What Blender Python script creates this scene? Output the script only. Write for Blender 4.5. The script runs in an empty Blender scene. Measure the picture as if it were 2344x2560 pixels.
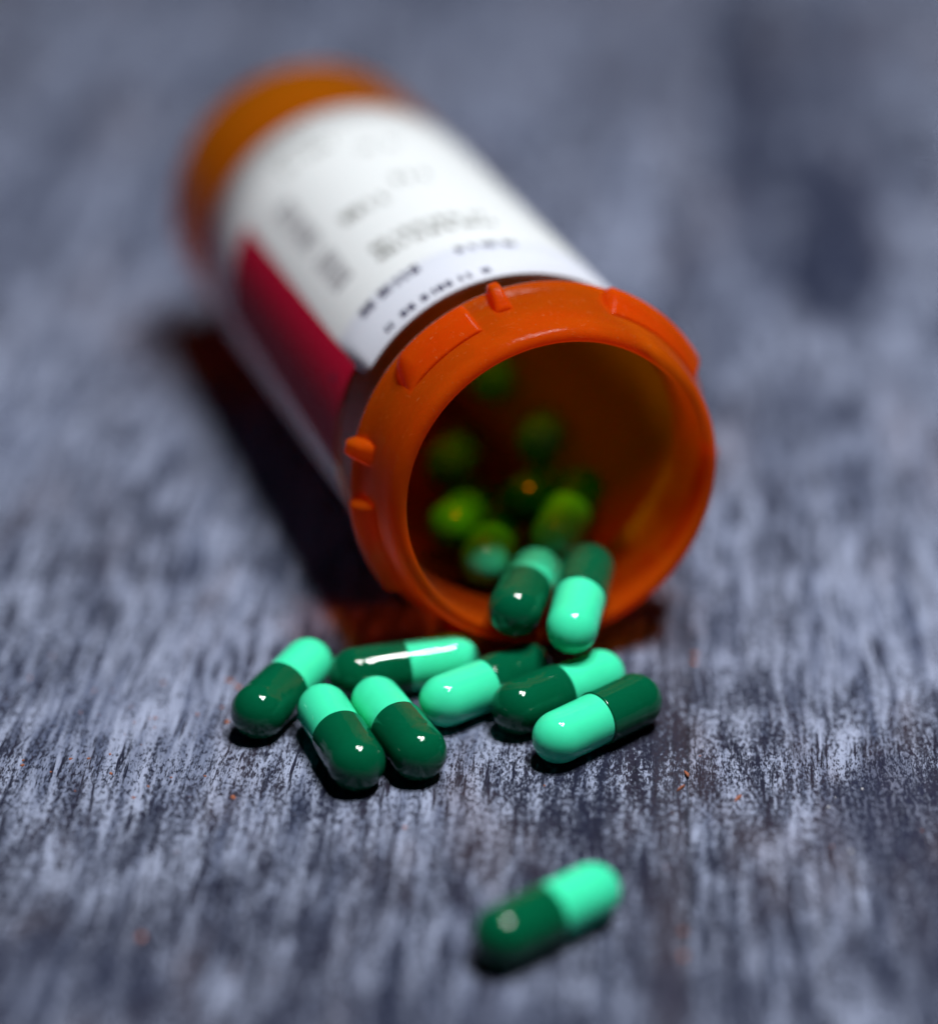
import bpy, bmesh, math, random
from mathutils import Vector, Matrix, Euler

MM = 0.001
scene = bpy.context.scene
COL = scene.collection

# ------------------------------------------------------------------ camera
cam_data = bpy.data.cameras.new("camera")
cam = bpy.data.objects.new("camera", cam_data)
COL.objects.link(cam)
cam.location = (0.0, -0.35431, 0.18263)
cam.rotation_euler = (math.radians(90 - 27.269), 0, 0)
cam_data.sensor_fit = 'VERTICAL'
cam_data.sensor_height = 36.0
cam_data.sensor_width = 36.0
cam_data.lens = 98.44
cam_data.clip_start = 0.01
cam_data.clip_end = 10.0
cam_data.dof.use_dof = True
cam_data.dof.focus_distance = 0.3385
cam_data.dof.aperture_fstop = 4.7
scene.camera = cam

# ------------------------------------------------------------------ world, lamps, exposure
world = bpy.data.worlds.new("World")
scene.world = world
world.use_nodes = True
bg = world.node_tree.nodes["Background"]
bg.inputs[0].default_value = (0.25, 0.36, 1.0, 1)
bg.inputs[1].default_value = 0.006

def lamp(loc, power, radius):
    d = bpy.data.lights.new("lamp_bulb", 'POINT')
    d.energy = power
    d.shadow_soft_size = radius
    d.color = (1.0, 1.0, 1.0)
    o = bpy.data.objects.new("lamp_bulb", d)
    o.location = loc
    COL.objects.link(o)
    return o
# a three-bulb lamp hanging over the table, a little to the right
lamp((0.042, -0.055, 0.590), 8.6, 0.030)
lamp((0.166, -0.050, 0.590), 8.6, 0.030)
lamp((0.138, -0.150, 0.585), 8.6, 0.030)

scene.view_settings.view_transform = 'Standard'
scene.view_settings.look = 'None'
scene.view_settings.exposure = 0.0
scene.view_settings.gamma = 1.0
scene.render.engine = 'CYCLES'
scene.cycles.use_denoising = True
scene.cycles.denoising_input_passes = 'RGB'
scene.cycles.max_bounces = 14
scene.cycles.transparent_max_bounces = 24
scene.cycles.caustics_reflective = False
scene.cycles.caustics_refractive = False
scene.cycles.sample_clamp_indirect = 4.0

# ------------------------------------------------------------------ helpers
def tag(o, label=None, cat=None, group=None, kind=None):
    if label: o["label"] = label
    if cat: o["category"] = cat
    if group: o["group"] = group
    if kind: o["kind"] = kind
    return o

def empty(name, matrix=None, parent=None):
    o = bpy.data.objects.new(name, None)
    o.empty_display_size = 0.005
    COL.objects.link(o)
    if parent: o.parent = parent
    if matrix is not None: o.matrix_local = matrix
    return o

def mesh_obj(name, bm, mat, parent=None, smooth=True, matrix=None):
    me = bpy.data.meshes.new(name)
    bmesh.ops.recalc_face_normals(bm, faces=bm.faces[:])
    bm.to_mesh(me)
    bm.free()
    if smooth:
        for p in me.polygons: p.use_smooth = True
    me.materials.append(mat)
    o = bpy.data.objects.new(name, me)
    COL.objects.link(o)
    if parent: o.parent = parent
    if matrix is not None: o.matrix_local = matrix
    return o

def lathe(bm, prof, seg, axis='y'):
    """prof: closed loop or open line of (radius, along); revolve about the axis"""
    rings = []
    for r, y in prof:
        if r < 1e-9:
            rings.append([bm.verts.new((0, y, 0) if axis == 'y' else (y, 0, 0))])
        else:
            ring = []
            for k in range(seg):
                a = 2 * math.pi * k / seg
                c, s = r * math.cos(a), r * math.sin(a)
                ring.append(bm.verts.new((c, y, s) if axis == 'y' else (y, c, s)))
            rings.append(ring)
    for A, B in zip(rings[:-1], rings[1:]):
        if len(A) == 1 and len(B) == 1: continue
        for k in range(seg):
            k2 = (k + 1) % seg
            if len(A) == 1: bm.faces.new((A[0], B[k], B[k2]))
            elif len(B) == 1: bm.faces.new((A[k], A[k2], B[0]))
            else: bm.faces.new((A[k], A[k2], B[k2], B[k]))

class NT:
    def __init__(self, name):
        self.m = bpy.data.materials.new(name)
        self.m.use_nodes = True
        self.t = self.m.node_tree
        self.t.nodes.clear()
        self.out = self.n('ShaderNodeOutputMaterial')
    def n(self, ty, **kw):
        nd = self.t.nodes.new(ty)
        for k, v in kw.items():
            setattr(nd, k, v)
        return nd
    def link(self, a, b): self.t.links.new(a, b)
    def put(self, sock, v):
        if hasattr(v, 'is_linked') or isinstance(v, bpy.types.NodeSocket): self.link(v, sock)
        else: sock.default_value = v
    def math(self, op, a, b=0.0, c=None, clamp=False):
        nd = self.n('ShaderNodeMath', operation=op, use_clamp=clamp)
        self.put(nd.inputs[0], a); self.put(nd.inputs[1], b)
        if c is not None: self.put(nd.inputs[2], c)
        return nd.outputs[0]
    def step(self, v, lo, hi, a=0.0, b=1.0):
        nd = self.n('ShaderNodeMapRange', interpolation_type='SMOOTHSTEP')
        self.put(nd.inputs[0], v)
        for i, x in enumerate((lo, hi, a, b)): self.put(nd.inputs[i + 1], x)
        return nd.outputs[0]
    def mix(self, f, a, b, blend='MIX'):
        nd = self.n('ShaderNodeMix', data_type='RGBA', blend_type=blend)
        self.put(nd.inputs[0], f); self.put(nd.inputs[6], a); self.put(nd.inputs[7], b)
        return nd.outputs[2]
    def mapping(self, vec, loc=(0, 0, 0), rot=(0, 0, 0), scale=(1, 1, 1)):
        nd = self.n('ShaderNodeMapping')
        self.put(nd.inputs[0], vec); self.put(nd.inputs[1], loc)
        nd.inputs[2].default_value = rot; nd.inputs[3].default_value = scale
        return nd.outputs[0]
    def noise(self, vec, scale=1.0, detail=4.0, rough=0.55, dist=0.0):
        nd = self.n('ShaderNodeTexNoise')
        self.put(nd.inputs['Vector'], vec)
        nd.inputs['Scale'].default_value = scale
        nd.inputs['Detail'].default_value = detail
        nd.inputs['Roughness'].default_value = rough
        nd.inputs['Distortion'].default_value = dist
        return nd.outputs['Fac']
    def principled(self, **kw):
        nd = self.n('ShaderNodeBsdfPrincipled')
        for k, v in kw.items(): self.put(nd.inputs[k.replace('_', ' ')], v)
        return nd
    def bump(self, h, strength, dist):
        nd = self.n('ShaderNodeBump')
        nd.inputs['Strength'].default_value = strength
        nd.inputs['Distance'].default_value = dist
        self.put(nd.inputs['Height'], h)
        return nd.outputs[0]
    def done(self, sh):
        self.link(sh, self.out.inputs[0])
        return self.m

GRAIN = math.radians(-3.94)        # the boards run a little to the right of straight ahead
SEAM = 31.0                        # mm, where the two boards in view meet (board frame)

# ------------------------------------------------------------------ materials
def mat_wood():
    t = NT("weathered_painted_wood")
    geo = t.n('ShaderNodeNewGeometry')
    rnd = t.n('ShaderNodeObjectInfo').outputs['Random']
    P0 = t.mapping(geo.outputs['Position'], rot=(0, 0, -GRAIN), scale=(1000, 1000, 1000))
    sep = t.n('ShaderNodeSeparateXYZ'); t.link(P0, sep.inputs[0])
    px, py = sep.outputs[0], sep.outputs[1]
    off = t.n('ShaderNodeCombineXYZ')
    t.link(t.math('MULTIPLY', rnd, 900.0), off.inputs[0]); t.link(t.math('MULTIPLY', rnd, 530.0), off.inputs[1])
    va = t.n('ShaderNodeVectorMath', operation='ADD'); t.link(P0, va.inputs[0]); t.link(off.outputs[0], va.inputs[1])
    P = va.outputs[0]
    # gentle waviness of the grain
    wv = t.noise(t.mapping(P, scale=(0.05, 0.03, 0)), 1.0, 2.0)
    wob = t.n('ShaderNodeCombineXYZ'); t.link(t.math('MULTIPLY', t.math('SUBTRACT', wv, 0.5), 3.0), wob.inputs[0])
    vb = t.n('ShaderNodeVectorMath', operation='ADD'); t.link(P, vb.inputs[0]); t.link(wob.outputs[0], vb.inputs[1])
    G = vb.outputs[0]
    low = t.noise(t.mapping(G, scale=(0.05, 0.016, 0)), 1.0, 3.0, 0.5)
    mid = t.noise(t.mapping(G, (37, 11, 0), scale=(0.24, 0.095, 0)), 1.0, 4.0, 0.6)
    streak = t.noise(t.mapping(G, (5, 91, 0), scale=(1.1, 0.085, 0)), 1.0, 5.0, 0.6)
    band = t.noise(t.mapping(G, (61, 19, 0), scale=(0.36, 0.024, 0)), 1.0, 4.0, 0.55)
    fine = t.noise(t.mapping(G, (71, 3, 0), scale=(2.4, 0.85, 0)), 1.0, 7.0, 0.70)
    fine2 = t.noise(t.mapping(G, (17, 43, 0), scale=(6.5, 1.5, 0)), 1.0, 5.0, 0.65)
    crack = t.noise(t.mapping(G, (3, 57, 0), scale=(1.25, 0.080, 0)), 1.0, 6.0, 0.6, 0.3)
    # how much paint is left: low where the wood has been worn bare
    s = t.math('ADD', t.math('MULTIPLY', fine, 0.62), t.math('MULTIPLY', fine2, 0.38))
    bias = t.math('ADD', t.math('MULTIPLY', t.math('SUBTRACT', low, 0.5), 0.20),
                  t.math('ADD', t.math('MULTIPLY', t.math('SUBTRACT', mid, 0.5), 0.20),
                         t.math('MULTIPLY', t.math('SUBTRACT', streak, 0.5), 0.24)))
    # boards rubbed barer towards the near edge and round the seam
    wearn = t.noise(t.mapping(P0, (2, 77, 0), scale=(0.03, 0.03, 0)), 1.0, 2.0)
    near = t.step(t.math('ADD', py, t.math('MULTIPLY', t.math('SUBTRACT', wearn, 0.5), 40.0)), -92.0, -62.0, 1.0, 0.0)
    rt = t.math('MULTIPLY', t.step(px, -6.0, 12.0), t.step(py, -52.0, -34.0, 1.0, 0.0))
    bias = t.math('SUBTRACT', bias, t.math('MULTIPLY', t.math('MAXIMUM', near, t.math('MULTIPLY', rt, 0.8)), 0.036))
    v = t.math('ADD', s, bias)
    paint = t.step(v, 0.420, 0.512)
    ck = t.step(crack, 0.372, 0.412)               # 0 in the cracks
    paint = t.math('MULTIPLY', paint, ck)
    # worn strip along the edge where two boards meet
    dseam = t.math('ABSOLUTE', t.math('SUBTRACT', px, SEAM - 1.9))
    edge = t.math('SUBTRACT', 1.0, t.step(t.math('ADD', dseam, t.math('MULTIPLY', t.math('SUBTRACT', streak, 0.5), 3.0)), 1.4, 3.4))
    # old stains with their own shape (wood frame, mm): x, y, rx, ry, strength
    stain = None
    wn = t.noise(t.mapping(P0, (9, 5, 0), scale=(0.11, 0.035, 0)), 1.0, 4.0, 0.62)
    for cx, cy, rx, ry, k in ((57, 118, 9.5, 52, 1.0), (54, 92, 7, 26, 0.95), (43, 175, 8, 110, 0.78), (60, 205, 14, 70, 0.6), (50, 140, 16, 70, 0.45), (33, 75, 7, 45, 0.45), (17.5, 215, 9, 60, 0.22), (52.5, -74, 7, 15, 0.7),
                              (58, -100, 12, 16, 0.5), (33, -110, 7, 9, 0.5), (-41, -113, 18, 8, 0.65), (8, -117, 20, 6, 0.45),
                              (-60, 150, 12, 60, 0.32), (-45, 265, 60, 25, 0.35), (-88, 120, 10, 70, 0.45), (50.5, 38, 6, 10, 0.5), (-13, -74, 6, 5, 0.3)):
        ex = t.math('DIVIDE', t.math('SUBTRACT', px, cx), rx)
        ey = t.math('DIVIDE', t.math('SUBTRACT', py, cy), ry)
        d = t.math('SQRT', t.math('ADD', t.math('MULTIPLY', ex, ex), t.math('MULTIPLY', ey, ey)))
        d = t.math('ADD', d, t.math('MULTIPLY', t.math('SUBTRACT', wn, 0.5), 2.2))
        b = t.step(d, 0.6, 1.2, k, 0.0)
        stain = b if stain is None else t.math('MAXIMUM', stain, b)
    tone = t.step(t.math('ADD', t.math('MULTIPLY', mid, 0.14), t.math('ADD', t.math('MULTIPLY', streak, 0.38), t.math('MULTIPLY', band, 0.48))), 0.36, 0.62)
    light = t.mix(tone, (0.054, 0.069, 0.122, 1), (0.250, 0.285, 0.395, 1))
    warm = t.noise(t.mapping(G, (201, 33, 0), scale=(0.07, 0.02, 0)), 1.0, 3.0, 0.6)
    light = t.mix(t.step(warm, 0.52, 0.70, 0.0, 0.45), light, (0.205, 0.195, 0.245, 1))
    bare = t.mix(t.step(warm, 0.45, 0.7), (0.009, 0.011, 0.026, 1), (0.026, 0.019, 0.027, 1))
    c = t.mix(paint, bare, light)
    c = t.mix(t.math('MULTIPLY', edge, t.step(fine, 0.35, 0.62, 0.62, 0.22)), c, (0.036, 0.030, 0.040, 1))
    c = t.mix(t.math('MULTIPLY', stain, t.step(v, 0.35, 0.65, 1.0, 0.80)), c, (0.012, 0.017, 0.042, 1))
    hgt = t.math('ADD', t.math('MULTIPLY', paint, 0.6), t.math('ADD', t.math('MULTIPLY', ck, 0.8), t.math('MULTIPLY', s, 0.5)))
    bsdf = t.principled(Base_Color=c, Roughness=0.85, Specular_IOR_Level=0.12, Normal=t.bump(hgt, 0.8, 0.00020))
    return t.done(bsdf.outputs[0])

def mat_capsule(name, col, bumpy):
    t = NT(name)
    tc = t.n('ShaderNodeTexCoord').outputs['Object']
    oi = t.n('ShaderNodeObjectInfo')
    va = t.n('ShaderNodeVectorMath', operation='ADD'); t.link(tc, va.inputs[0]); t.link(oi.outputs['Location'], va.inputs[1])
    P = t.mapping(va.outputs[0], scale=(1000, 1000, 1000))
    big = t.noise(P, 0.28, 2.0, 0.5)
    dust = t.noise(t.mapping(P, (3, 8, 1)), 2.4, 5.0, 0.7)
    scuff = t.noise(t.mapping(P, (13, 4, 7), scale=(2.5, 0.7, 0.7)), 1.0, 4.0, 0.65)
    h = t.math('ADD', t.math('MULTIPLY', big, 1.0), t.math('MULTIPLY', t.step(scuff, 0.62, 0.7), -0.10))
    sm = t.noise(t.mapping(P, (21, 2, 17)), 0.55, 4.0, 0.7)
    c = t.mix(t.math('ADD', t.step(dust, 0.62, 0.80, 0.0, 0.12), t.math('MULTIPLY', t.step(sm, 0.55, 0.72), t.step(scuff, 0.5, 0.75, 0.0, 0.16))), col, (0.06, 0.34, 0.25, 1))
    c = t.mix(t.step(big, 0.3, 0.7, 0.18, 0.0), c, t.mix(0.5, col, (0.0, 0.10, 0.05, 1)))
    bsdf = t.principled(Base_Color=c, Roughness=t.step(dust, 0.55, 0.85, 0.05, 0.09), Specular_IOR_Level=0.33,
                        Subsurface_Weight=0.12, Subsurface_Radius=(0.2, 1.0, 0.6), Subsurface_Scale=0.0006,
                        Normal=t.bump(h, bumpy, 0.00022))
    return t.done(bsdf.outputs[0])

def mat_amber():
    t = NT("amber_plastic")
    tc = t.n('ShaderNodeTexCoord').outputs['Object']
    P = t.mapping(tc, scale=(1000, 1000, 1000))
    n1 = t.noise(t.mapping(P, scale=(0.25, 0.9, 0.25)), 1.0, 4.0, 0.6)
    n2 = t.noise(t.mapping(P, (4, 2, 9), scale=(1.6, 1.6, 1.6)), 1.0, 4.0, 0.65)
    scr = t.noise(t.mapping(P, (31, 12, 9), rot=(0.4, 0.7, 0.2), scale=(0.5, 4.5, 0.6)), 1.0, 3.0, 0.6, 0.6)
    geo = t.n('ShaderNodeNewGeometry')
    nb = t.bump(t.math('ADD', t.math('MULTIPLY', n1, 1.0), t.math('MULTIPLY', n2, 0.3)), 0.35, 0.00025)
    sy = t.n('ShaderNodeSeparateXYZ'); t.link(tc, sy.inputs[0])
    neck = t.step(t.math('ADD', t.math('MULTIPLY', sy.outputs[1], 1000.0), 115.54), 9.5, 13.0, 1.0, 0.0)   # the moulded neck is thicker; cloudier too, in place of light piped to the rim
    thick = t.mix(n1, (0.93, 0.105, 0.003, 1), (0.97, 0.185, 0.005, 1))
    col = t.mix(neck, (0.68, 0.225, 0.004, 1), thick)
    floor_ = t.step(t.math('ADD', t.math('MULTIPLY', sy.outputs[1], 1000.0), 115.54), 86.0, 95.0)   # so is the moulded base
    tr = t.n('ShaderNodeBsdfTransparent'); t.put(tr.inputs[0], t.mix(neck, (0.83, 0.42, 0.02, 1), (0.82, 0.38, 0.015, 1)))
    # hair scratches on the handled neck
    ln = t.noise(t.mapping(P, (7, 3, 5), scale=(0.45, 0.8, 0.45)), 1.0, 2.0, 0.5, 0.8)
    scrm = t.math('MULTIPLY', t.step(t.math('ABSOLUTE', t.math('SUBTRACT', ln, 0.5)), 0.003, 0.010, 1.0, 0.0),
                  t.math('MULTIPLY', t.step(n2, 0.52, 0.60), neck))
    col = t.mix(t.math('MULTIPLY', scrm, 0.55), col, (1.0, 0.52, 0.16, 1))
    tl = t.n('ShaderNodeBsdfTranslucent'); t.put(tl.inputs[0], col); t.put(tl.inputs[1], nb)
    df = t.n('ShaderNodeBsdfDiffuse'); t.put(df.inputs[0], col); t.put(df.inputs[2], nb)
    gl = t.n('ShaderNodeBsdfGlossy')
    t.put(gl.inputs['Roughness'], t.step(n2, 0.3, 0.7, 0.10, 0.26)); t.put(gl.inputs['Normal'], nb)
    m1 = t.n('ShaderNodeMixShader'); m1.inputs[0].default_value = 0.42
    t.link(tl.outputs[0], m1.inputs[1]); t.link(df.outputs[0], m1.inputs[2])
    m2 = t.n('ShaderNodeMixShader'); t.put(m2.inputs[0], t.math('ADD', t.math('ADD', t.math('MULTIPLY', neck, 0.44), t.math('MULTIPLY', floor_, 0.45)), 0.035))
    t.link(tr.outputs[0], m2.inputs[1]); t.link(m1.outputs[0], m2.inputs[2])
    fr = t.n('ShaderNodeLayerWeight'); fr.inputs[0].default_value = 0.10
    t.put(fr.inputs['Normal'], nb)
    fac = t.math('MULTIPLY', t.math('MULTIPLY', fr.outputs['Fresnel'], t.math('SUBTRACT', 1.0, geo.outputs['Backfacing'])),
                 t.step(scr, 0.66, 0.74, 1.0, 2.4), clamp=True)
    m3 = t.n('ShaderNodeMixShader'); t.link(fac, m3.inputs[0])
    t.link(m2.outputs[0], m3.inputs[1]); t.link(gl.outputs[0], m3.inputs[2])
    return t.done(m3.outputs[0])

def mat_paper():
    t = NT("label_paper")
    tc = t.n('ShaderNodeTexCoord').outputs['Object']
    sep = t.n('ShaderNodeSeparateXYZ'); t.link(tc, sep.inputs[0])
    s = t.math('ADD', t.math('MULTIPLY', sep.outputs[1], 1000.0), 115.54)
    c = t.mix(t.step(s, 29.2, 30.6), (0.74, 0.80, 0.92, 1), (0.88, 0.94, 0.97, 1))
    bsdf = t.principled(Base_Color=c, Roughness=0.5, Specular_IOR_Level=0.25)
    tl = t.n('ShaderNodeBsdfTranslucent'); tl.inputs[0].default_value = (0.95, 0.95, 0.92, 1)
    m = t.n('ShaderNodeMixShader'); m.inputs[0].default_value = 0.40
    t.link(bsdf.outputs[0], m.inputs[1]); t.link(tl.outputs[0], m.inputs[2])
    return t.done(m.outputs[0])

def mat_label_back():
    t = NT("label_back_painted_shade")
    tc = t.n('ShaderNodeTexCoord').outputs['Object']
    n = t.noise(t.mapping(tc, scale=(400, 400, 400)), 1.0, 3.0)
    df = t.n('ShaderNodeBsdfDiffuse'); t.put(df.inputs[0], t.mix(n, (0.05, 0.05, 0.045, 1), (0.10, 0.095, 0.08, 1)))  # near-black colour puts the dark of the bottle interior into the label's back
    tl = t.n('ShaderNodeBsdfTranslucent'); tl.inputs[0].default_value = (0.95, 0.95, 0.9, 1)
    m = t.n('ShaderNodeMixShader'); m.inputs[0].default_value = 0.78
    t.link(df.outputs[0], m.inputs[1]); t.link(tl.outputs[0], m.inputs[2])
    return t.done(m.outputs[0])

def mat_plain(name, col, rough=0.6, spec=0.3):
    t = NT(name)
    tc = t.n('ShaderNodeTexCoord').outputs['Object']
    n = t.noise(t.mapping(tc, scale=(1500, 1500, 1500)), 1.0, 3.0)
    c = t.mix(n, tuple(x * 0.8 for x in col[:3]) + (1,), tuple(min(1, x * 1.15) for x in col[:3]) + (1,))
    bsdf = t.principled(Base_Color=c, Roughness=rough, Specular_IOR_Level=spec)
    return t.done(bsdf.outputs[0])

WOOD = mat_wood()
MINT = mat_capsule("mint_gelatin", (0.045, 0.68, 0.37, 1), 0.07)
GREEN = mat_capsule("dark_green_gelatin", (0.0008, 0.070, 0.029, 1), 0.12)
AMBER = mat_amber()
PAPER = mat_paper()
RED = mat_plain("red_label_print", (0.38, 0.0008, 0.022, 1), 0.6, 0.1)
INK = mat_plain("dark_violet_ink", (0.012, 0.010, 0.045, 1))
GREYINK = mat_plain("grey_ink", (0.10, 0.10, 0.09, 1))
BARINK = mat_plain("barcode_ink", (0.16, 0.15, 0.17, 1))
RUST = mat_plain("raw_wood_chip", (0.22, 0.075, 0.04, 1), 0.8)
DUST = mat_plain("paint_flake", (0.55, 0.56, 0.62, 1), 0.7)

# ------------------------------------------------------------------ table
table = empty("tabletop", Matrix.Rotation(GRAIN, 4, 'Z'))
tag(table, kind='structure')
def plank(x0, x1, y0, y1):
    bm = bmesh.new()
    w = 0.00012
    prof = [(x0 + 0.00003, -0.018), (x0 + 0.00003, -0.0004), (x0 + 0.00025, -0.00012), (x0 + 0.0008, -0.00002), (x0 + 0.0016, 0.0),
            (x1 - 0.0024, 0.0), (x1 - 0.0013, -0.00004), (x1 - 0.0005, -0.00014), (x1 - 0.00003, -0.0004), (x1 - 0.00003, -0.018)]
    A = [bm.verts.new((x, y0, z)) for x, z in prof]
    B = [bm.verts.new((x, y1, z)) for x, z in prof]
    n = len(prof)
    for i in range(n):
        j = (i + 1) % n
        bm.faces.new((A[i], A[j], B[j], B[i]))
    bm.faces.new(A); bm.faces.new(B)
    return mesh_obj("plank", bm, WOOD, table, smooth=False)
for k in range(-4, 4):
    plank((SEAM + 140 * k) * MM, (SEAM + 140 * (k + 1)) * MM, -0.45, 0.95)

# ------------------------------------------------------------------ bottle
L = 115.54
AX = Vector((-0.3175, 0.9479, -0.0262)).normalized()
MOUTH = Vector((11.162, -43.434, 25.328))
ER = AX.cross(Vector((0, 0, 1))).normalized()
EU = ER.cross(AX)
BASE = (MOUTH + AX * L) * MM
BM = Matrix(((ER.x, AX.x, EU.x, BASE.x), (ER.y, AX.y, EU.y, BASE.y), (ER.z, AX.z, EU.z, BASE.z), (0, 0, 0, 1)))
bottle = empty("pill_bottle", BM)
tag(bottle, "open amber plastic pill bottle lying on its side with a white and red label", "pill bottle")

def bp(r, ang, s):
    a = math.radians(ang)
    return (r * math.cos(a) * MM, (s - L) * MM, r * math.sin(a) * MM)

prof = [(0, L - 0.6), (12, L - 0.6), (19.6, L - 0.2), (21.2, L - 0.15), (22.3, L - 0.7), (22.4, L - 2.0), (22.4, L - 20.0), (22.3, L - 22.0), (22.3, 60), (22.3, 13.0), (22.45, 11.9),
        (23.4, 11.2), (23.9, 10.7), (24.0, 10.1), (23.8, 9.5), (23.3, 9.0), (22.9, 8.0), (22.75, 6.2), (22.3, 4.2), (21.9, 2.2), (21.65, 1.0), (21.3, 0.42), (20.95, 0.12),
        (20.6, 0.0), (20.1, 0.0), (19.85, 0.12), (19.7, 0.45), (19.66, 1.0), (19.66, 10.0), (20.0, 12.0), (20.6, 14.0), (20.6, 60), (20.6, L - 4),
        (20.2, L - 2.8), (19.0, L - 2.2), (10, L - 2.0), (0, L - 2.0)]
bm = bmesh.new()
lathe(bm, [(r * MM, (s - L) * MM) for r, s in prof], 128)
mesh_obj("body", bm, AMBER, bottle)

def arc_block(bm, a0, a1, secs, n, taper=0.0, ramp=(3.0, 3.0)):
    """sweep a closed (r, s) section from angle a0 to a1"""
    rings = []
    for k in range(n + 1):
        f = k / n
        a = a0 + (a1 - a0) * f
        e = min(f * n / ramp[0], (1 - f) * n / ramp[1])
        q = 1.0 - taper * (1 - min(1.0, e)) ** 1.6
        rc = min(r for r, s in secs)
        rings.append([bm.verts.new(bp(rc + (r - rc) * q, a, s)) for r, s in secs])
    m = len(secs)
    for A, B in zip(rings[:-1], rings[1:]):
        for i in range(m):
            j = (i + 1) % m
            bm.faces.new((A[i], A[j], B[j], B[i]))
    bm.faces.new(rings[0]); bm.faces.new(rings[-1])

for c, hw in ((47.0, 21.0), (127.0, 15.5), (199.5, 17.5), (271.0, 18.0), (339.5, 19.0)):
    bm = bmesh.new()
    arc_block(bm, c - hw, c + hw, [(22.35, 4.6), (22.75, 5.0), (23.5, 5.8), (24.3, 6.8), (24.8, 7.7), (24.8, 8.7), (24.4, 9.4), (23.2, 9.6)], 40, 0.9, (1.6, 10.0 if c == 127.0 else 1.6))
    mesh_obj("lug", bm, AMBER, bottle)
for c, hw in ((102.0, 3.0), (167.0, 3.8), (243.0, 4.0), (312.0, 4.0)):
    bm = bmesh.new()
    arc_block(bm, c - hw, c + hw, [(22.5, 6.2), (23.3, 6.9), (24.2, 7.6), (24.9, 8.4), (25.4, 9.2), (25.3, 10.0), (24.5, 10.6), (23.0, 10.9)], 10, 0.8)
    mesh_obj("tooth", bm, AMBER, bottle)

# label: a sheet wrapped round the body; the corner by the red strip is rounded
def patch(bm, r, a0, a1, s0, s1, na=None, ns=1, th=None):
    na = na or max(1, int(abs(a1 - a0) / 3))
    g = [[bm.verts.new(bp(r, a0 + (a1 - a0) * i / na, s0 + (s1 - s0) * j / ns)) for j in range(ns + 1)] for i in range(na + 1)]
    for i in range(na):
        for j in range(ns):
            bm.faces.new((g[i][j], g[i + 1][j], g[i + 1][j + 1], g[i][j + 1]))

def front(a):
    s = 17.4 + 0.4 * math.sin(math.radians(a - 40))
    if a > 146.5:
        f = min(1.0, (a - 146.5) / 5.0)
        s += 4.6 * (1 - math.sqrt(max(0.0, 1 - f * f)))
    return s
def back(a):
    s = 91.5
    if a > 165: s -= 2.0 * min(1.0, (a - 165) / 20)
    return s
bm = bmesh.new()
N = 210
A0, A1 = -58.0, 286.0
rows = []
for i in range(N + 1):
    a = A0 + (A1 - A0) * i / N
    f0, b0 = front(a), back(a)
    rows.append([[bm.verts.new(bp(rr, a, f0 + (b0 - f0) * j / 6)) for j in range(7)] for rr in (22.33, 22.47)])
for X, Y in zip(rows[:-1], rows[1:]):
    for j in range(6):
        bm.faces.new((X[1][j], Y[1][j], Y[1][j + 1], X[1][j + 1]))
        bm.faces.new((X[0][j], Y[0][j], Y[0][j + 1], X[0][j + 1])).material_index = 1
    for j in (0, 6):
        bm.faces.new((X[0][j], Y[0][j], Y[1][j], X[1][j]))
for X in (rows[0], rows[-1]):
    for j in range(6):
        bm.faces.new((X[0][j], X[0][j + 1], X[1][j + 1], X[1][j]))
label = mesh_obj("label", bm, PAPER, bottle)
label.data.materials.append(mat_label_back())

bm = bmesh.new()
patch(bm, 22.50, 150.8, 187.0, 21.9, 77.0, 16, 4)
red = mesh_obj("red_strip", bm, RED, label)
bm = bmesh.new()
patch(bm, 22.53, 159.2, 161.0, 26.1, 27.3, 2, 1)
mesh_obj("print_mark", bm, INK, label)

rng = random.Random(4)
def text_line(name, mat, a0, a1, s, hgt, cw, gap, weight, breaks=()):
    """a row of illegible letter-like strokes: runs round the bottle, feet towards the mouth"""
    bm = bmesh.new()
    deg = math.degrees(1 / 22.5)
    a = a0
    while a > a1:
        if any(b0 >= a >= b1 for b0, b1 in breaks):
            a -= cw * deg; continue
        w = cw * rng.uniform(0.75, 1.1)
        wt = weight
        pat = rng.choice(("lt", "lr", "ltm", "lb", "lrm", "lrtb", "ltmb", "mr"))
        def rect(x0, x1, y0, y1):
            patch(bm, 22.52, a - x0 * deg, a - x1 * deg, s + y0, s + y1, 1, 1)
        if "l" in pat: rect(0, wt, 0, hgt)
        if "r" in pat: rect(w - wt, w, 0, hgt)
        if "t" in pat: rect(wt, w - wt, hgt - wt, hgt)
        if "m" in pat: rect(wt, w - wt, hgt * .5 - wt * .5, hgt * .5 + wt * .5)
        if "b" in pat: rect(wt, w - wt, 0, wt)
        a -= (w + gap) * deg
        if rng.random() < 0.15: a -= cw * 0.8 * deg
    return mesh_obj(name, bm, mat, label)
text_line("text_line", INK, 138.0, 114.0, 27.3, 2.2, 1.15, 0.22, 0.60)
text_line("text_line", INK, 99.5, 78.0, 27.8, 1.8, 1.0, 0.28, 0.44, ((94, 92),))
text_line("text_line", INK, 136.0, 95.0, 19.4, 1.6, 0.95, 0.36, 0.42)
for s_ in (39.2, 36.6):
    text_line("text_line", GREYINK, 121.5, 79.0, s_ - (0 if s_ > 38 else 0.6), 2.0, 1.1, 0.3, 0.46)
text_line("text_line", GREYINK, 122.5, 106.0, 51.5, 2.8, 1.4, 0.35, 0.62)
text_line("text_line", GREYINK, 98.0, 86.0, 56.4, 2.8, 1.4, 0.35, 0.58)
text_line("text_line", GREYINK, 127.0, 105.0, 77.2, 2.4, 1.3, 0.4, 0.46)
text_line("text_line", GREYINK, 101.0, 84.0, 71.5, 2.0, 1.2, 0.4, 0.40)
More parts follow.
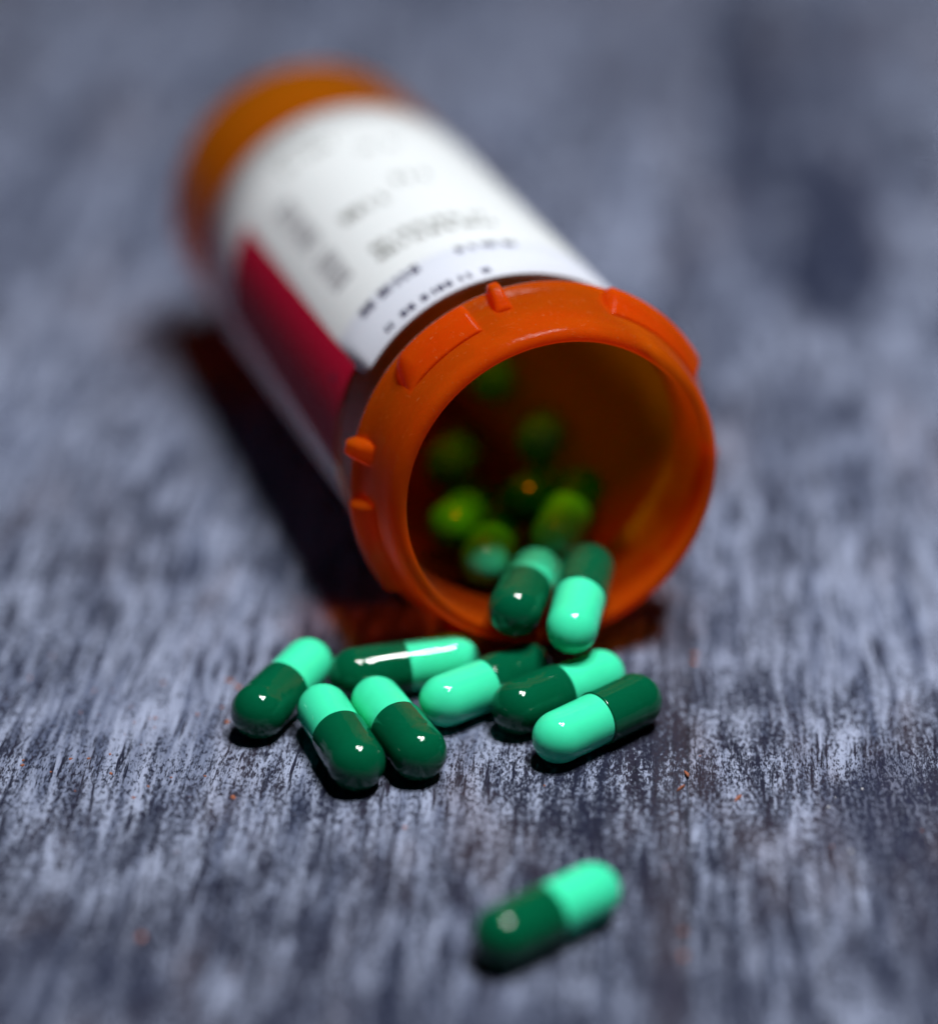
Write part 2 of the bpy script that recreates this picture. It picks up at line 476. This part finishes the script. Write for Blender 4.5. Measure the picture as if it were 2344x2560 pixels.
text_line("text_line", GREYINK, 128.0, 112.0, 83.5, 2.0, 1.2, 0.4, 0.40)
for lo, hi in ((38.5, 48.6), (53.0, 62.0), (63.6, 70.0)):
    bm = bmesh.new()
    s = lo
    while s < hi:
        w = rng.choice((0.85, 1.05, 1.2))
        patch(bm, 22.52, 131.3, 140.0, s, s + w, 3, 1)
        s += w + rng.choice((0.75, 0.9, 1.0))
    mesh_obj("barcode", bm, BARINK, label)

# ------------------------------------------------------------------ capsules
R = 3.5
HALF = 12.467 / 2
def capsule_parts(concave=0.0):
    seg = 48
    # mint half: the slimmer body, runs a little way under the cap
    p = []
    rb = 3.27
    lo = -0.6
    for k in range(9):
        x = lo + (HALF - lo) * k / 8
        u = (x - HALF * 0.0) / HALF
        p.append((rb - concave * max(0.0, 1 - u * u), x))
    for k in range(1, 13):
        a = math.pi / 2 * k / 12
        p.append((max(0.0, rb * math.cos(a)) if k < 12 else 0.0, HALF + (R + 0.0) * math.sin(a)))
    b1 = bmesh.new()
    lathe(b1, [(r * MM, x * MM) for r, x in p], seg, 'x')
    # dark half: the cap, with a thin rolled lip and a faint locking ring before the dome
    q = [(rb - 0.03 - concave, 0.12), (R - 0.05 - concave, 0.10), (R - 0.01 - concave, 0.03), (R - concave, -0.12)]
    for k in range(1, 15):
        x = -0.12 - (HALF - 0.12) * k / 14
        u = x / HALF
        g = 0.08 * math.exp(-((x + HALF * 0.86) / 0.34) ** 2)
        q.append((R - g - concave * max(0.0, 1 - u * u), x))
    for k in range(1, 13):
        a = math.pi / 2 * k / 12
        q.append((R * math.cos(a) if k < 12 else 0.0, -HALF - R * math.sin(a)))
    b2 = bmesh.new()
    lathe(b2, [(r * MM, x * MM) for r, x in q], seg, 'x')
    return b1, b2

GROUP_OUT = "green capsules spilled on the table"
GROUP_IN = "green capsules still in the bottle mouth"
def frame(P, Q):
    """matrix of a capsule whose mint dome centre is P and dark dome centre is Q (mm)"""
    X = (Vector(P) - Vector(Q)).normalized()
    up = Vector((0, 0, 1)) if abs(X.z) < 0.9 else Vector((0, 1, 0))
    Y = up.cross(X).normalized()
    Z = X.cross(Y)
    c = (Vector(P) + Vector(Q)) * 0.5 * MM
    return Matrix(((X.x, Y.x, Z.x, c.x), (X.y, Y.y, Z.y, c.y), (X.z, Y.z, Z.z, c.z), (0, 0, 0, 1)))

def build_capsule(concave=0.0):
    root = empty("capsule")
    b1, b2 = capsule_parts(concave)
    mesh_obj("mint_half", b1, MINT, root)
    mesh_obj("dark_half", b2, GREEN, root)
    return root

def ground(x, y, deg, lift=0.0):
    a = math.radians(deg)
    d = Vector((math.cos(a), math.sin(a), 0)) * HALF
    c = Vector((x, y, R + lift))
    return c + d, c - d

caps = [
    (ground(-23.09, -54.39, 65.2), "capsule farthest left on the table, dark green end down left, mint end up right", GROUP_OUT),
    (ground(-15.59, -65.84, 110.6), "left one of two side-by-side capsules whose dark green ends point at the viewer", GROUP_OUT),
    (ground(-8.68, -63.78, 114.6), "right one of two side-by-side capsules whose dark green ends point at the viewer", GROUP_OUT),
    (ground(2.2, -53.8, -143.4), "middle capsule of the spilled row, mint end at front, dark end under the bottle lip", GROUP_OUT),
    (ground(11.2, -55.3, 37.0), "capsule behind the front right one, dark green end left, mint end right", GROUP_OUT),
    (ground(15.65, -61.9, -139.0), "front right capsule of the spilled row, mint end left, dark green end right", GROUP_OUT),
    (ground(8.6, -102.6, 39.9), "single capsule lying alone in the foreground, well in front of all the others", GROUP_OUT),
    (((8.57, -36.71, 10.09), (5.75, -48.77, 11.47)), "capsule on the bottle lip with its round dark green end pointing straight at the viewer", GROUP_IN),
    (((12.83, -51.52, 10.5), (15.14, -39.38, 12.01)), "capsule sliding out over the bottle lip with its large mint end hanging down in front", GROUP_IN),
    (((11.4, -29.3, 11.5), (14.9, -17.35, 12.1)), "yellowish green capsule in the bottle behind the one sliding out, dark end deeper in", GROUP_IN),
    (((2.03, -33.96, 10.55), (3.81, -21.92, 7.8)), "capsule inside the mouth left of centre with a bright glint on its mint end", GROUP_IN),
    (((-2.23, -24.1, 10.63), (0.99, -12.44, 7.52)), "blurred capsule second deepest in along the left inner wall of the bottle", GROUP_IN),
    (((-2.88, -6.79, 10.66), (-0.97, 5.11, 7.52)), "blurred green capsule seen highest at the left inner wall of the bottle mouth", GROUP_IN),
    (((9.67, -9.39, 15.79), (10.82, 2.37, 11.82)), "dim capsule in the dark middle of the bottle, right of centre", GROUP_IN),
    (((3.3, 8.57, 16.35), (4.28, 20.34, 12.27)), "dim capsule deepest in the bottle, seen just below the top of the lip", GROUP_IN),
    (((10.3, -10.37, 9.3), (7.6, -22.02, 13.2)), "nearly black capsule in the shaded heap between the glinting and yellowish ones", GROUP_IN),
]
proto = build_capsule()
def copy_thing(src):
    r = src.copy(); COL.objects.link(r)
    for ch in list(src.children):
        c = ch.copy(); COL.objects.link(c)
        c.parent = r
        c.matrix_parent_inverse = ch.matrix_parent_inverse.copy()
    return r
first = True
crng = random.Random(11)
for (P, Q), text, grp in caps:
    o = proto if first else copy_thing(proto)
    first = False
    o.matrix_world = frame(P, Q) @ Matrix.Rotation(crng.uniform(0, 6.28), 4, 'X')
    tag(o, text, "capsule", grp)
# the capsule behind the row: its barrel is very slightly hollow, so it mirrors the lamp in one long streak
o = build_capsule(0.085)
P, Q = ground(-8.14, -49.4, 17.9)
o.matrix_world = frame(P, Q)
tag(o, "crosswise capsule at the back of the spilled row with a long white streak of light", "capsule", GROUP_OUT)

# ------------------------------------------------------------------ chips and dust on the table
def chip(bm, x, y, l, w, h, a, rg):
    ca, sa = math.cos(a), math.sin(a)
    pts = [(-l / 2, 0), (-l * .2, -w / 2), (l * .35, -w * .4), (l / 2, w * .1), (l * .1, w / 2), (-l * .3, w * .4)]
    pts = [(px * rg.uniform(.85, 1.15), py * rg.uniform(.8, 1.2)) for px, py in pts]
    lo = [bm.verts.new(((x + px * ca - py * sa) * MM, (y + px * sa + py * ca) * MM, 0.00001)) for px, py in pts]
    hi = [bm.verts.new(((x + (px * ca - py * sa) * .8) * MM, (y + (px * sa + py * ca) * .8) * MM, h * rg.uniform(.6, 1.1) * MM)) for px, py in pts]
    n = len(pts)
    for i in range(n):
        j = (i + 1) % n
        bm.faces.new((lo[i], lo[j], hi[j], hi[i]))
    bm.faces.new(hi)
srng = random.Random(8)
for x, y, l, w, a, text in ((26.2, -68.9, 1.5, 0.45, 1.9, "thin reddish wood splinter standing nearest the board seam behind the others on the right"),
                            (25.3, -72.0, 1.9, 0.35, 0.9, "slanted reddish wood splinter on the dark board seam on the right"),
                            (31.9, -74.3, 1.7, 0.4, 0.95, "slanted reddish wood splinter right of the board seam, nearest the viewer")):
    bm = bmesh.new()
    chip(bm, 0, 0, l, w, 0.22, a, srng)
    o = mesh_obj("wood_splinter", bm, RUST, smooth=False, matrix=Matrix.Translation((x * MM, y * MM, 0)))
    tag(o, text, "splinter", "wood splinters by the board seam")

bm = bmesh.new()
for k in range(30):
    x, y = srng.gauss(-43, 8), srng.gauss(-62, 9)
    s_ = srng.uniform(0.12, 0.42)
    chip(bm, x, y, s_ * 1.5, s_, 0.12, srng.uniform(0, 3.1), srng)
for x, y, s_ in ((-30.5, -47, .9), (-29.3, -48.5, .9), (-28.2, -50.5, .9), (-27.6, -53.5, .8), (-30, -57, .7), (-27.7, -58.6, .7), (29.3, -40.2, .8), (29.0, -42.5, .8), (23.6, -101, .7), (23.3, -105.5, .9), (-36, -102, 1.0), (-7.5, -80.5, .5), (-28, -74, .7)):
    chip(bm, x, y, s_ * 1.4, s_ * .9, 0.15, srng.uniform(0, 3.1), srng)
for k in range(30):
    x, y = srng.uniform(-60, 60), srng.uniform(-110, 20)
    s_ = srng.uniform(0.12, 0.3)
    chip(bm, x, y, s_ * 1.6, s_, 0.1, srng.uniform(0, 3.1), srng)
tag(mesh_obj("wood_crumbs", bm, RUST, smooth=False), "tiny reddish wood crumbs scattered over the boards", kind='stuff')
bm = bmesh.new()
for x, y, s_ in ((46.9, -72.3, .4), (42.4, -76.3, .45), (44.0, -85.5, .5), (28.6, -63.0, .25)):
    chip(bm, x, y, s_, s_ * .8, 0.2, srng.uniform(0, 3.1), srng)
for k in range(45):
    x, y = srng.uniform(-60, 62), srng.uniform(-110, -20)
    s_ = srng.uniform(0.1, 0.26)
    chip(bm, x, y, s_, s_ * .8, 0.1, srng.uniform(0, 3.1), srng)
tag(mesh_obj("paint_flakes", bm, DUST, smooth=False), "tiny pale paint flakes scattered over the boards", kind='stuff')
